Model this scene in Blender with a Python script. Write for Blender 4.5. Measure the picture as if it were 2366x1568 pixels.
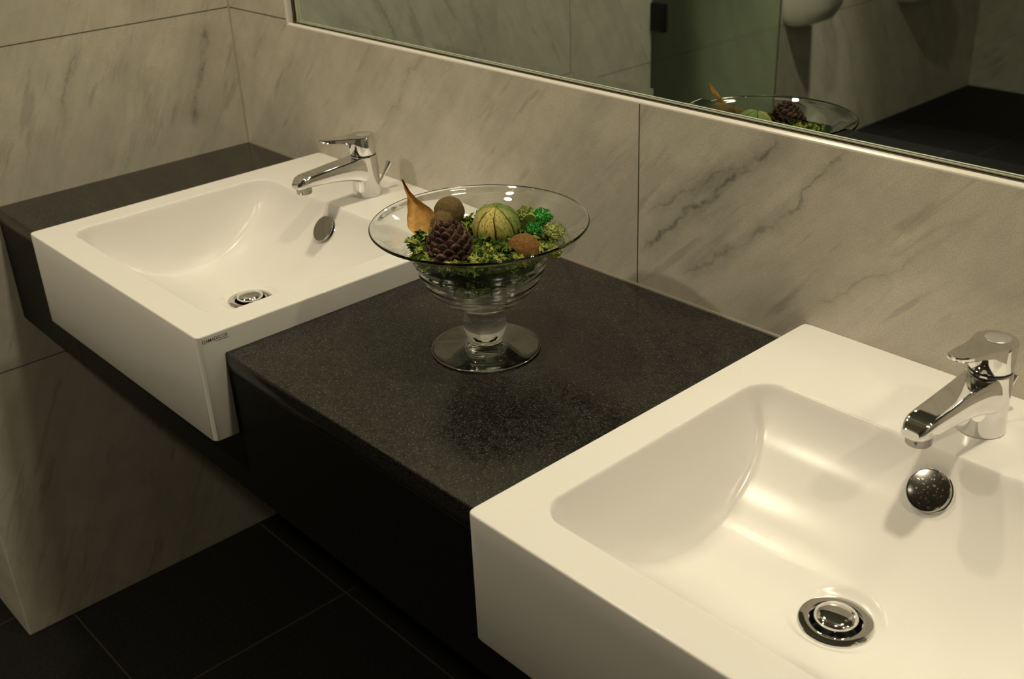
import bpy, bmesh, math, random
from math import sin, cos, pi, sqrt, radians, exp
from mathutils import Vector, Matrix, noise

for o in list(bpy.data.objects):
    bpy.data.objects.remove(o)
S = bpy.context.scene
COL = S.collection
H = 0.867                      # worktop height; all z below are given from the worktop

# ------------------------------------------------------------------ camera
cam = bpy.data.cameras.new('camera')
camo = bpy.data.objects.new('camera', cam); COL.objects.link(camo)
cam.sensor_width = 36; cam.lens = 2569.98 * 36 / 2366
camo.location = (1.9561, -1.05237, 0.62993 + H)
camo.rotation_euler = (1.101265, 0.039415, 0.827556)
cam.clip_start = 0.01
cam.dof.use_dof = True; cam.dof.focus_distance = 1.3; cam.dof.aperture_fstop = 9.0
S.camera = camo

# ------------------------------------------------------------------ view, world, lamps
S.view_settings.view_transform = 'Standard'; S.view_settings.look = 'None'
S.view_settings.gamma = 1; S.view_settings.exposure = 0.07
S.view_settings.use_curve_mapping = False
S.cycles.max_bounces = 14; S.cycles.transmission_bounces = 12; S.cycles.glossy_bounces = 6
S.cycles.diffuse_bounces = 4; S.cycles.sample_clamp_indirect = 0; S.cycles.blur_glossy = 0.3
W = bpy.data.worlds.new('world'); S.world = W; W.use_nodes = True
W.node_tree.nodes['Background'].inputs[0].default_value = (1.0, 0.85, 0.6, 1)
W.node_tree.nodes['Background'].inputs[1].default_value = 0.012
CEIL = 1.75
WARM = (1.0, 0.865, 0.60)
LAMPS = [(0.48, -0.33, 5.5, 150, .11), (1.66, -0.33, 4.9, 120, .11), (2.85, -0.33, 6.5, 150, .11), (0.30, -1.70, 13.0, 130, .12), (-0.20, -2.75, 6.0, 40, .11), (1.0, -3.4, 0.1, 120, .11)]
for i, (x, y, pw, sp, sz) in enumerate(LAMPS):
    l = bpy.data.lights.new('downlight_lamp', 'AREA'); l.shape = 'DISK'; l.size = sz
    l.energy = pw; l.color = WARM; l.spread = radians(sp)
    o = bpy.data.objects.new('downlight_lamp', l); COL.objects.link(o)
    o.location = (x, y, CEIL - 0.012 + H)

# ------------------------------------------------------------------ material helpers
def mat(name):
    m = bpy.data.materials.new(name); m.use_nodes = True
    nt = m.node_tree; b = nt.nodes['Principled BSDF']
    return m, nt, b
def N(nt, t, **kw):
    n = nt.nodes.new(t)
    for k, v in kw.items():
        if k in n.inputs: n.inputs[k].default_value = v
        else: setattr(n, k, v)
    return n
def mth(nt, op, a, b=None, c=None, clamp=False):
    n = nt.nodes.new('ShaderNodeMath'); n.operation = op; n.use_clamp = clamp
    for i, v in enumerate((a, b, c)):
        if v is None: continue
        if isinstance(v, (int, float)): n.inputs[i].default_value = v
        else: nt.links.new(v, n.inputs[i])
    return n.outputs[0]
def mixc(nt, f, a, b):
    n = nt.nodes.new('ShaderNodeMix'); n.data_type = 'RGBA'
    for sock, v in ((n.inputs[0], f), (n.inputs[6], a), (n.inputs[7], b)):
        if isinstance(v, (int, float)): sock.default_value = v
        elif isinstance(v, tuple): sock.default_value = (*v, 1)
        else: nt.links.new(v, sock)
    return n.outputs[2]
def ramp(nt, f, p0, p1, v0=0.0, v1=1.0):
    n = nt.nodes.new('ShaderNodeMapRange'); n.clamp = True
    nt.links.new(f, n.inputs[0])
    n.inputs[1].default_value = p0; n.inputs[2].default_value = p1
    n.inputs[3].default_value = v0; n.inputs[4].default_value = v1
    return n.outputs[0]
def noisef(nt, vec, scale, detail=4, rough=0.6, dist=0.0):
    n = nt.nodes.new('ShaderNodeTexNoise'); nt.links.new(vec, n.inputs['Vector'])
    n.inputs['Scale'].default_value = scale; n.inputs['Detail'].default_value = detail
    n.inputs['Roughness'].default_value = rough; n.inputs['Distortion'].default_value = dist
    return n.outputs[0]
def simple(name, col, rough=0.5, metal=0.0, spec=None):
    m, nt, b = mat(name)
    b.inputs['Base Color'].default_value = (*col, 1); b.inputs['Roughness'].default_value = rough
    b.inputs['Metallic'].default_value = metal
    if spec is not None: b.inputs['Specular IOR Level'].default_value = spec
    return m

def marble(name, axis, joints_u, joints_z, veins=(), rot=35, strength=1.0, base=(0.81, 0.765, 0.66)):
    """axis: 'x' for walls facing y (u = world x), 'y' for walls facing x (u = world y)"""
    m, nt, b = mat(name)
    geo = N(nt, 'ShaderNodeNewGeometry'); sep = N(nt, 'ShaderNodeSeparateXYZ')
    nt.links.new(geo.outputs['Position'], sep.inputs[0])
    u = sep.outputs[0 if axis == 'x' else 1]
    z = mth(nt, 'SUBTRACT', sep.outputs[2], H)
    cb = N(nt, 'ShaderNodeCombineXYZ')
    # rotated, stretched vein coordinates
    a = radians(rot)
    al = mth(nt, 'ADD', mth(nt, 'MULTIPLY', u, cos(a)), mth(nt, 'MULTIPLY', z, sin(a)))
    ac = mth(nt, 'SUBTRACT', mth(nt, 'MULTIPLY', z, cos(a)), mth(nt, 'MULTIPLY', u, sin(a)))
    nt.links.new(mth(nt, 'MULTIPLY', al, 0.17), cb.inputs[0]); nt.links.new(ac, cb.inputs[1])
    sh = 0.0
    if joints_u:
        sh = mth(nt, 'MULTIPLY', mth(nt, 'GREATER_THAN', u, joints_u[0]), 7.3)
        nt.links.new(sh, cb.inputs[2])
    P = cb.outputs[0]
    cb2 = N(nt, 'ShaderNodeCombineXYZ')
    nt.links.new(u, cb2.inputs[0]); nt.links.new(z, cb2.inputs[1]); 
    Q = cb2.outputs[0]
    big = ramp(nt, noisef(nt, P, 3.2, 5, 0.6), 0.35, 0.72)
    cloud = ramp(nt, noisef(nt, Q, 11.0, 6, 0.7), 0.35, 0.68)
    n1 = noisef(nt, P, 6.0, 7, 0.62, 0.15)
    v1 = ramp(nt, mth(nt, 'ABSOLUTE', mth(nt, 'SUBTRACT', n1, 0.5)), 0.0, 0.030, 1, 0)
    msk = ramp(nt, noisef(nt, Q, 4.5, 3, 0.6), 0.50, 0.68)
    v1 = mth(nt, 'MULTIPLY', v1, msk)
    n2 = noisef(nt, P, 15.0, 6, 0.65, 0.2)
    v2 = ramp(nt, mth(nt, 'ABSOLUTE', mth(nt, 'SUBTRACT', n2, 0.52)), 0.0, 0.02, 1, 0)
    v2 = mth(nt, 'MULTIPLY', v2, ramp(nt, noisef(nt, Q, 9.0, 3, 0.6), 0.52, 0.7))
    # short dark flecks
    n3 = noisef(nt, P, 42.0, 3, 0.5)
    fl = ramp(nt, n3, 0.62, 0.70)
    st_ = ramp(nt, noisef(nt, P, 16.0, 5, 0.7), 0.45, 0.75)
    gr = noisef(nt, Q, 520.0, 2, 0.6)
    col = mixc(nt, mth(nt, 'MULTIPLY', big, 0.42 * strength), base, (0.38, 0.36, 0.325))
    col = mixc(nt, mth(nt, 'MULTIPLY', cloud, 0.42), col, (0.44, 0.41, 0.365))
    col = mixc(nt, mth(nt, 'MULTIPLY', v1, 0.38 * strength), col, (0.19, 0.18, 0.155))
    col = mixc(nt, mth(nt, 'MULTIPLY', v2, 0.28 * strength), col, (0.22, 0.205, 0.18))
    col = mixc(nt, mth(nt, 'MULTIPLY', st_, 0.42 * strength), col, (0.34, 0.32, 0.28))
    col = mixc(nt, ramp(nt, gr, 0.35, 0.65, 0.0, 0.32), col, (0.30, 0.28, 0.24))
    col = mixc(nt, mth(nt, 'MULTIPLY', fl, 0.36), col, (0.24, 0.22, 0.19))
    # long natural veins across one slab: (u0, z0, u1, z1, width, strength)
    for (u0, z0, u1, z1, w, st) in veins:
        L = sqrt((u1 - u0) ** 2 + (z1 - z0) ** 2); du, dz = (u1 - u0) / L, (z1 - z0) / L
        wob = mth(nt, 'MULTIPLY', mth(nt, 'SUBTRACT', noisef(nt, Q, 14.0, 6, 0.66), 0.5), 0.055)
        t = mth(nt, 'ADD', mth(nt, 'MULTIPLY', mth(nt, 'SUBTRACT', u, u0), du), mth(nt, 'MULTIPLY', mth(nt, 'SUBTRACT', z, z0), dz))
        d = mth(nt, 'ADD', mth(nt, 'MULTIPLY', mth(nt, 'SUBTRACT', u, u0), -dz), mth(nt, 'MULTIPLY', mth(nt, 'SUBTRACT', z, z0), du))
        d = mth(nt, 'ABSOLUTE', mth(nt, 'ADD', d, wob))
        core = ramp(nt, d, 0.0, w, 1, 0); halo = ramp(nt, d, 0.0, w * 6, 1, 0)
        along = mth(nt, 'MULTIPLY', ramp(nt, t, 0, 0.03), ramp(nt, t, L - 0.03, L, 1, 0))
        br = ramp(nt, noisef(nt, Q, 26.0, 3, 0.6), 0.40, 0.56)
        f = mth(nt, 'MULTIPLY', mth(nt, 'ADD', mth(nt, 'MULTIPLY', mth(nt, 'MULTIPLY', core, br), 0.50), mth(nt, 'MULTIPLY', halo, 0.32)), along)
        col = mixc(nt, mth(nt, 'MULTIPLY', f, st), col, (0.13, 0.125, 0.10))
    # grout joints between slabs
    j = None
    for c, lst in ((u, joints_u), (z, joints_z)):
        for v in lst:
            g = ramp(nt, mth(nt, 'ABSOLUTE', mth(nt, 'SUBTRACT', c, v)), 0.0007, 0.0013, 1, 0)
            j = g if j is None else mth(nt, 'MAXIMUM', j, g)
    if j is not None:
        col = mixc(nt, j, col, (0.07, 0.06, 0.045))
    nt.links.new(col, b.inputs['Base Color'])
    b.inputs['Roughness'].default_value = 0.42
    b.inputs['Specular IOR Level'].default_value = 0.3
    return m

M = {}
M['back'] = marble('marble_back', 'x', [1.0285], [0.2616], veins=[(1.03, 0.045, 1.262, 0.262, 0.0045, 1.0), (1.03, 0.10, 1.235, 0.235, 0.003, 0.7),
                    (1.235, 0.130, 1.335, 0.262, 0.003, 0.75), (1.10, 0.03, 1.26, 0.16, 0.0028, 0.6), (0.47, 0.13, 0.583, 0.252, 0.0022, 0.55), (1.30, 0.05, 1.46, 0.18, 0.003, 0.45)], rot=46)
M['left'] = marble('marble_left', 'y', [-1.54], [0.2616, -0.30], rot=63, strength=0.95, veins=[(-0.36, 0.10, -0.305, 0.255, 0.003, 0.6), (-0.115, 0.05, -0.045, 0.25, 0.010, 0.9), (-0.62, 0.02, -0.56, 0.2, 0.003, 0.5)])
M['room'] = marble('marble_room', 'x', [0.0], [0.2616, -0.277], rot=40, strength=1.0)

# edge of the marble slabs round the mirror
M['edge'] = simple('marble_edge', (0.78, 0.74, 0.69), 0.25)
# granite worktop
m, nt, b = mat('granite'); M['granite'] = m
tc = N(nt, 'ShaderNodeNewGeometry').outputs['Position']
g1 = noisef(nt, tc, 420.0, 3, 0.7); g2 = noisef(nt, tc, 170.0, 4, 0.7)
vo = N(nt, 'ShaderNodeTexVoronoi'); nt.links.new(tc, vo.inputs['Vector']); vo.inputs['Scale'].default_value = 330
c = mixc(nt, ramp(nt, g2, 0.38, 0.66), (0.006, 0.006, 0.0055), (0.026, 0.0245, 0.021))
c = mixc(nt, ramp(nt, g1, 0.56, 0.72), c, (0.12, 0.112, 0.095))
c = mixc(nt, ramp(nt, vo.outputs['Distance'], 0.0, 0.22, 0.5, 0), c, (0.12, 0.115, 0.10))
nt.links.new(c, b.inputs['Base Color'])
nt.links.new(ramp(nt, g2, 0.3, 0.7, 0.10, 0.22), b.inputs['Roughness'])
b.inputs['Specular IOR Level'].default_value = 0.55
bp = N(nt, 'ShaderNodeBump', Strength=0.06, Distance=0.0005); nt.links.new(g1, bp.inputs['Height']); nt.links.new(bp.outputs[0], b.inputs['Normal'])
m, nt, b = mat('honed_granite'); M['apron'] = m
tc = N(nt, 'ShaderNodeNewGeometry').outputs['Position']
nt.links.new(mixc(nt, ramp(nt, noisef(nt, tc, 300.0, 3, 0.7), 0.5, 0.75), (0.0045, 0.0045, 0.0045), (0.018, 0.017, 0.015)), b.inputs['Base Color'])
b.inputs['Roughness'].default_value = 0.45; b.inputs['Specular IOR Level'].default_value = 0.15
# floor tiles
m, nt, b = mat('floor_tile'); M['floor'] = m
tc = N(nt, 'ShaderNodeNewGeometry'); sep = N(nt, 'ShaderNodeSeparateXYZ'); nt.links.new(tc.outputs['Position'], sep.inputs[0])
j = None
for k, off, per in ((0, 0.3435, 0.4235), (1, -0.118, 0.435)):
    q = mth(nt, 'FRACT', mth(nt, 'DIVIDE', mth(nt, 'ADD', mth(nt, 'SUBTRACT', sep.outputs[k], off), 50 * per + per / 2), per))
    g = ramp(nt, mth(nt, 'ABSOLUTE', mth(nt, 'SUBTRACT', q, 0.5)), 0.0014, 0.0030, 1, 0)
    j = g if j is None else mth(nt, 'MAXIMUM', j, g)
gn = noisef(nt, tc.outputs['Position'], 160.0, 4, 0.7)
c = mixc(nt, ramp(nt, gn, 0.4, 0.7), (0.006, 0.006, 0.006), (0.016, 0.0155, 0.015))
c = mixc(nt, j, c, (0.06, 0.056, 0.05))
nt.links.new(c, b.inputs['Base Color']); b.inputs['Roughness'].default_value = 0.55; b.inputs['Specular IOR Level'].default_value = 0.15
# solid-surface washbasin
m, nt, b = mat('basin_white'); M['basin'] = m
b.inputs['Base Color'].default_value = (0.79, 0.775, 0.765, 1); b.inputs['Roughness'].default_value = 0.20
b.inputs['Specular IOR Level'].default_value = 0.24
M['chrome'] = simple('chrome', (0.80, 0.80, 0.80), 0.05, 1.0)
m, nt, b = mat('chrome_spotted'); M['spotted'] = m
tc = N(nt, 'ShaderNodeTexCoord')
sp = ramp(nt, noisef(nt, tc.outputs['Object'], 420.0, 2, 0.5), 0.62, 0.70)
b.inputs['Metallic'].default_value = 1.0
nt.links.new(mixc(nt, sp, (0.50, 0.49, 0.47), (0.62, 0.60, 0.56)), b.inputs['Base Color'])
nt.links.new(ramp(nt, sp, 0, 1, 0.10, 0.22), b.inputs['Roughness'])
M['black'] = simple('black_rubber', (0.008, 0.008, 0.008), 0.6)
M['ink'] = simple('dark_ink', (0.03, 0.025, 0.02), 0.5)
M['seal'] = simple('silicone_seal', (0.22, 0.20, 0.16), 0.3)
M['plaster'] = simple('ceiling_plaster', (0.42, 0.39, 0.34), 0.9)
m, nt, b = mat('mirror_silver'); M['mirror'] = m
b.inputs['Base Color'].default_value = (0.67, 0.76, 0.72, 1); b.inputs['Metallic'].default_value = 1; b.inputs['Roughness'].default_value = 0.0
m, nt, b = mat('clear_glass'); M['glass'] = m
b.inputs['Base Color'].default_value = (0.955, 0.985, 0.965, 1); b.inputs['Transmission Weight'].default_value = 1
b.inputs['Roughness'].default_value = 0.0; b.inputs['IOR'].default_value = 1.5
m, nt, b = mat('green_glass'); M['greenglass'] = m
b.inputs['Base Color'].default_value = (0.43, 0.51, 0.40, 1); b.inputs['Transmission Weight'].default_value = 0.92
b.inputs['Roughness'].default_value = 0.10; b.inputs['IOR'].default_value = 1.3
M['ceramic'] = simple('ceramic', (0.80, 0.78, 0.70), 0.15)
m, nt, b = mat('lamp_lens'); M['lens'] = m
b.inputs['Emission Color'].default_value = (*WARM, 1); b.inputs['Emission Strength'].default_value = 6

def organic(name, c1, c2, scale, c3=None, rough=0.8, bump=0.4, coords='Object', wave=None):
    m, nt, b = mat(name)
    tc = N(nt, 'ShaderNodeTexCoord').outputs[coords]
    n = noisef(nt, tc, scale, 5, 0.65)
    col = mixc(nt, ramp(nt, n, 0.35, 0.65), c1, c2)
    if c3 is not None:
        n2 = noisef(nt, tc, scale * 0.35, 3, 0.6)
        col = mixc(nt, ramp(nt, n2, 0.48, 0.66), col, c3)
    nt.links.new(col, b.inputs['Base Color']); b.inputs['Roughness'].default_value = rough
    b.inputs['Specular IOR Level'].default_value = 0.25
    bp = N(nt, 'ShaderNodeBump', Strength=bump, Distance=0.001); nt.links.new(n, bp.inputs['Height'])
    nt.links.new(bp.outputs[0], b.inputs['Normal'])
    return m
M['cone'] = organic('pine_cone_brown', (0.022, 0.011, 0.009), (0.085, 0.043, 0.032), 160, (0.17, 0.095, 0.07))
M['fuzz'] = organic('brown_fuzz', (0.085, 0.055, 0.022), (0.20, 0.135, 0.055), 700, bump=1.0)
M['fuzz2'] = organic('rust_fuzz', (0.10, 0.048, 0.013), (0.27, 0.13, 0.035), 500, bump=1.0)
M['husk'] = organic('amber_husk', (0.36, 0.18, 0.035), (0.52, 0.29, 0.07), 120, (0.22, 0.11, 0.03), rough=0.5)
M['moss'] = organic('green_leaf_litter', (0.020, 0.045, 0.006), (0.10, 0.175, 0.018), 60, (0.34, 0.40, 0.06), rough=0.7)
M['mossdark'] = organic('dark_moss', (0.012, 0.026, 0.006), (0.04, 0.07, 0.014), 60)
M['leafpale'] = organic('pale_green_leaf', (0.22, 0.27, 0.05), (0.42, 0.44, 0.12), 90, rough=0.6)
M['bright'] = organic('bright_green_moss', (0.03, 0.20, 0.03), (0.10, 0.48, 0.09), 300)
M['palemoss'] = organic('pale_green_moss', (0.22, 0.28, 0.06), (0.50, 0.52, 0.20), 260)
m, nt, b = mat('pod_green'); M['pod'] = m
tc = N(nt, 'ShaderNodeTexCoord').outputs['Object']
mp = N(nt, 'ShaderNodeMapping'); nt.links.new(tc, mp.inputs[0]); mp.inputs['Scale'].default_value = (1, 1, 0.18)
fib = noisef(nt, mp.outputs[0], 420, 3, 0.6)
sg2 = N(nt, 'ShaderNodeAttribute', attribute_name='groove')
sg = N(nt, 'ShaderNodeAttribute', attribute_name='seg')
col = mixc(nt, sg.outputs['Fac'], (0.12, 0.20, 0.035), (0.62, 0.50, 0.13))
col = mixc(nt, ramp(nt, fib, 0.48, 0.64, 0.0, 0.75), col, (0.07, 0.09, 0.015))
col = mixc(nt, mth(nt, 'MULTIPLY', sg2.outputs['Fac'], 0.85), col, (0.02, 0.03, 0.006))
nt.links.new(col, b.inputs['Base Color']); b.inputs['Roughness'].default_value = 0.6

# ------------------------------------------------------------------ mesh helpers
def link(name, me, m, parent=None, loc=(0, 0, 0), smooth=True, ang=35, rot=(0, 0, 0)):
    o = bpy.data.objects.new(name, me); COL.objects.link(o)
    if m is not None: me.materials.append(m)
    if smooth:
        for p in me.polygons: p.use_smooth = True
        me.set_sharp_from_angle(angle=radians(ang))
    if parent is not None:
        o.parent = parent; o.location = loc
    else:
        o.location = (loc[0], loc[1], loc[2] + H)
    o.rotation_euler = rot
    return o
def me_from(vs, fs, name='mesh'):
    me = bpy.data.meshes.new(name); me.from_pydata([tuple(v) for v in vs], [], fs); me.update()
    return me
def bm_to(bm, name='mesh'):
    bmesh.ops.recalc_face_normals(bm, faces=bm.faces)
    me = bpy.data.meshes.new(name); bm.to_mesh(me); bm.free(); return me
def add_box(bm, x0, x1, y0, y1, z0, z1, bev=0.0, seg=2):
    r = bmesh.ops.create_cube(bm, size=1)
    vs = r['verts']
    for v in vs:
        v.co = Vector((x0 + (v.co.x + .5) * (x1 - x0), y0 + (v.co.y + .5) * (y1 - y0), z0 + (v.co.z + .5) * (z1 - z0)))
    if bev:
        es = list({e for v in vs for e in v.link_edges})
        bmesh.ops.bevel(bm, geom=es, offset=bev, segments=seg, affect='EDGES', profile=0.5)
def box_me(*a, **k):
    bm = bmesh.new(); add_box(bm, *a, **k); return bm_to(bm)
def lathe(pts, n=64, closed=False):
    """pts: (r, z) list, revolve about z"""
    vs, fs, rows = [], [], []
    for (r, z) in pts:
        if r < 1e-7:
            rows.append([len(vs)]); vs.append((0, 0, z))
        else:
            rows.append(list(range(len(vs), len(vs) + n)))
            vs += [(r * cos(2 * pi * i / n), r * sin(2 * pi * i / n), z) for i in range(n)]
    prs = list(zip(rows, rows[1:])) + ([(rows[-1], rows[0])] if closed else [])
    for a, b2 in prs:
        for i in range(n):
            k = (i + 1) % n
            if len(a) == 1 and len(b2) == 1: continue
            if len(a) == 1: fs.append((a[0], b2[k], b2[i]))
            elif len(b2) == 1: fs.append((a[i], a[k], b2[0]))
            else: fs.append((a[i], a[k], b2[k], b2[i]))
    bm = bmesh.new(); me = me_from(vs, fs); bm.from_mesh(me)
    return bm_to(bm)
def loft(sections, cap=True):
    n = len(sections[0]); vs = [v for s in sections for v in s]; fs = []
    for a in range(len(sections) - 1):
        for i in range(n):
            k = (i + 1) % n
            fs.append((a * n + i, a * n + k, (a + 1) * n + k, (a + 1) * n + i))
    if cap:
        fs.append(tuple(range(n - 1, -1, -1))); fs.append(tuple((len(sections) - 1) * n + i for i in range(n)))
    me = me_from(vs, fs); bm = bmesh.new(); bm.from_mesh(me); return bm_to(bm)
def join(*mes):
    bm = bmesh.new()
    for me in mes: bm.from_mesh(me)
    return bm_to(bm)
def tag(o, label, cat, group=None, kind=None):
    o['label'] = label
    if cat: o['category'] = cat
    if group: o['group'] = group
    if kind: o['kind'] = kind
    return o
def struct(o, label, cat):
    return tag(o, label, cat, kind='structure')
def thing(name, loc, label, cat, group=None, rotz=0.0):
    o = bpy.data.objects.new(name, None); COL.objects.link(o); o.empty_display_size = 0.03
    o.location = (loc[0], loc[1], loc[2] + H); o.rotation_euler = (0, 0, rotz)
    return tag(o, label, cat, group)
def copy_thing(src, loc, label, rotz=0.0):
    r = src.copy(); COL.objects.link(r); r.location = (loc[0], loc[1], loc[2] + H); r.rotation_euler = (0, 0, rotz); r['label'] = label
    for ch in list(src.children):
        c = ch.copy(); COL.objects.link(c); c.parent = r
        for g in list(ch.children):
            d = g.copy(); COL.objects.link(d); d.parent = c
    return r

# ------------------------------------------------------------------ the room
XR = 3.40; YF = -4.40; XL = -0.66; YE = -0.645
MX0, MX1, MZ0, MZ1, MD = 0.204, 3.35, 0.2555, 1.15, 0.015
struct(link('floor', box_me(XL - 0.1, XR + .1, YF - .1, 0.1, -H - 0.05, -H), M['floor'], smooth=False), 'black stone tile floor with thin pale joints', 'floor')
struct(link('ceiling', box_me(XL - 0.1, XR + .1, YF - .1, 0.1, CEIL, CEIL + 0.05), M['plaster'], smooth=False), 'plain matt ceiling of the washroom', 'ceiling')
bm = bmesh.new()
add_box(bm, XL, XR, 0.03, 0.10, -H, CEIL)
add_box(bm, 0, XR, -0.0, 0.03, -0.21, MZ0 - 0.0042)
add_box(bm, 0, MX0 - 0.0042, -0.0, 0.03, MZ0 - 0.0042, CEIL)
add_box(bm, MX0 - 0.0042, XR, 0.0, 0.03, MZ1, CEIL)
struct(link('wall_back', bm_to(bm), M['back'], smooth=False), 'grey-veined marble wall behind the washbasins below the mirror', 'wall')
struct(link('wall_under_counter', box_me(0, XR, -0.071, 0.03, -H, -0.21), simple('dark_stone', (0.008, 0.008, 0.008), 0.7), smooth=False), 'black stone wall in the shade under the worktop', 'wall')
struct(link('wall_left', box_me(XL, 0, YE, 0.03, -H, CEIL, bev=0.003, seg=2), M['left'], smooth=False), 'marble slab wall at the left end of the worktop', 'wall')
struct(link('wall_side', box_me(XL - 0.08, XL, YF, YE + 0.02, -H, CEIL), M['left'], smooth=False), 'marble side wall with urinals, seen in the mirror', 'wall')
struct(link('wall_far', box_me(XL - .08, XR + .08, YF - 0.08, YF, -H, CEIL), M['room'], smooth=False), 'marble far wall, seen dark in the mirror', 'wall')
struct(link('wall_right', box_me(XR, XR + .08, YF, 0.1, -H, CEIL), M['room'], smooth=False), 'marble wall at the right end of the worktop', 'wall')
# polished rounded slab edges round the mirror recess
CH = 0.0032
def edge_strip(x0, x1, z0, z1, up):
    """chamfered marble edge: 45 degree face then a short return; up=True runs along x, else along z"""
    prof = [(0.0, -CH - 0.001), (0.0, -CH), (0.0004, -CH + 0.0011), (CH - 0.0008, -0.0003), (CH, 0.0), (0.0065, 0.0), (0.0065, -CH - 0.001)]
    if up: return loft([[(x, y, z1 + u) for (y, u) in prof] for x in (x0, x1)])
    return loft([[(x1 + u, y, z) for (y, u) in prof] for z in (z0, z1)])
struct(link('trim_1', edge_strip(MX0 - 0.004, XR, 0, MZ0, True), M['edge'], ang=20), 'pale polished marble edge along the bottom of the mirror', 'trim')
# upright edge: deeper pale return beside the mirror
prof_v = [(0.0, -CH - 0.001), (0.0, -CH), (0.0004, -CH + 0.0011), (CH - 0.0008, -0.0003), (CH, 0.0), (0.0118, 0.0), (0.0118, -CH - 0.001)]
struct(link('trim_2', loft([[(MX0 + u, y, z) for (y, u) in prof_v] for z in (MZ0 - CH, CEIL)]), M['edge'], ang=20), 'pale polished upright marble edge at the left of the mirror', 'trim')
struct(link('trim_5', box_me(MX0 - 0.002, XR, 0.0066, 0.0135, MZ0 - 0.005, MZ0 - 0.0006), simple('dark_seal', (0.05, 0.042, 0.03), 0.5), smooth=False), 'dark seal line in the gap under the mirror', 'trim')
struct(link('trim_6', box_me(MX0 + 0.0025, MX0 + 0.0055, 0.0119, 0.0147, MZ0 + 0.0005, MZ1), simple('dark_seal', (0.05, 0.042, 0.03), 0.5), smooth=False), 'dark seal line in the gap beside the left end of the mirror', 'trim')
struct(link('trim_7', loft([[(0.0003, -0.0026, z), (0.0026, -0.0003, z), (0.0003, -0.0003, z)] for z in (0.0005, CEIL)]), simple('corner_grout', (0.42, 0.38, 0.30), 0.5), smooth=False), 'thin upright grout joint in the corner of the marble walls', 'trim')
# silicone seal between worktop and marble
def seal(name, x0, x1):
    n = 6; r = 0.0028
    prof = [(0.0, 0.0)] + [(-r + r * sin(t * pi / 2 / n), r - r * cos(t * pi / 2 / n)) for t in range(n + 1)]
    prof = [(0.0005, -0.0004), (-r, -0.0004)] + [(-r + (r) * (1 - cos(t * pi / 2 / n)), (r) * (1 - sin(t * pi / 2 / n)) if False else r * sin(t * pi / 2 / n) ** 2) for t in range(1, n + 1)]
    return loft([[(x, y, z) for (y, z) in prof] for x in (x0, x1)])
struct(link('trim_3', seal('s', 0.788, 1.2945), M['seal'], ang=60), 'thin seal between the worktop and the wall, between the basins', 'trim')
struct(link('trim_4', seal('s', 0.001, 0.2565), M['seal'], ang=60), 'thin seal between the worktop and the wall, left of the left basin', 'trim')

# mirror: silvered plate with a slim bevelled border, dark seal line behind the edge
mir = thing('wall_mirror', (MX0, MD, MZ0), 'long wall mirror set above the washbasins reflecting the dark washroom', 'mirror')
bw = 0.0125; dr = 0.00016
X0, X1, Z0, Z1 = 0.0, MX1 - MX0, 0.0015, MZ1 - MZ0
vs = [(X0 + bw, 0, Z0 + bw), (X1 - bw, 0, Z0 + bw), (X1 - bw, 0, Z1 - bw), (X0 + bw, 0, Z1 - bw),
      (X0 + bw, 0.006, Z0 + bw), (X1 - bw, 0.006, Z0 + bw), (X1 - bw, 0.006, Z1 - bw), (X0 + bw, 0.006, Z1 - bw)]
link('mirror_glass', me_from(vs, [(0, 1, 2, 3), (7, 6, 5, 4), (0, 4, 5, 1), (1, 5, 6, 2), (2, 6, 7, 3), (3, 7, 4, 0)]), M['mirror'], mir, smooth=False)
vs = [(X0 + bw, 0, Z0 + bw), (X1 - bw, 0, Z0 + bw), (X1 - bw, 0, Z1 - bw), (X0 + bw, 0, Z1 - bw),
      (X0, dr, Z0), (X1, dr, Z0), (X1, dr, Z1), (X0, dr, Z1),
      (X0, .006, Z0), (X1, .006, Z0), (X1, .006, Z1), (X0, .006, Z1)]
fs = [(0, 4, 5, 1), (1, 5, 6, 2), (2, 6, 7, 3), (3, 7, 4, 0), (4, 8, 9, 5), (5, 9, 10, 6), (6, 10, 11, 7), (7, 11, 8, 4)]
link('bevelled_border', me_from(vs, fs), M['mirror'], mir, smooth=False)
link('pale_edge_strip', box_me(0.0015, X1, -0.0012, 0.0, 0.0004, 0.0018), simple('pale_edge_tone', (0.55, 0.55, 0.42), 0.3), mir, smooth=False)  # thin pale strip along the foot of the mirror
link('pale_edge_strip', box_me(0.0085, 0.0150, -0.0010, 0.0, 0.0030, Z1), simple('pale_edge_tone', (0.55, 0.55, 0.42), 0.3), mir, smooth=False)  # upright pale strip painted as the mirror's reflection of the marble return

# ------------------------------------------------------------------ worktop
BX1, BX2, BW, BD, BT, BB = 0.2573, 1.2954, 0.5297, 0.5345, 0.0316, -0.1181
WE = 3.39
ct = thing('worktop', (0, 0, 0), 'dark speckled granite worktop with deep front apron holding both washbasins', 'worktop')
def slab(x0, x1):
    bm = bmesh.new()
    y0, y1, z0, z1, r = -0.5, -0.0004, -0.0275, 0.0, 0.0018
    prof = [(y1, z0), (y0 + 0.0005, z0), (y0, z0 + 0.0005)] + [(y0 + r * (1 - cos(t * pi / 8)), z1 - r + r * sin(t * pi / 8)) for t in range(5)] + [(y1, z1)]
    return loft([[(x, y, z) for (y, z) in prof] for x in (x0, x1)])
for a, b2 in ((0.0005, BX1 - 0.0004), (BX1 + BW + 0.0004, BX2 - 0.0004), (BX2 + BW + 0.0004, WE)):
    link('slab', slab(a, b2), M['granite'], ct, ang=50)
bm = bmesh.new()
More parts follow.
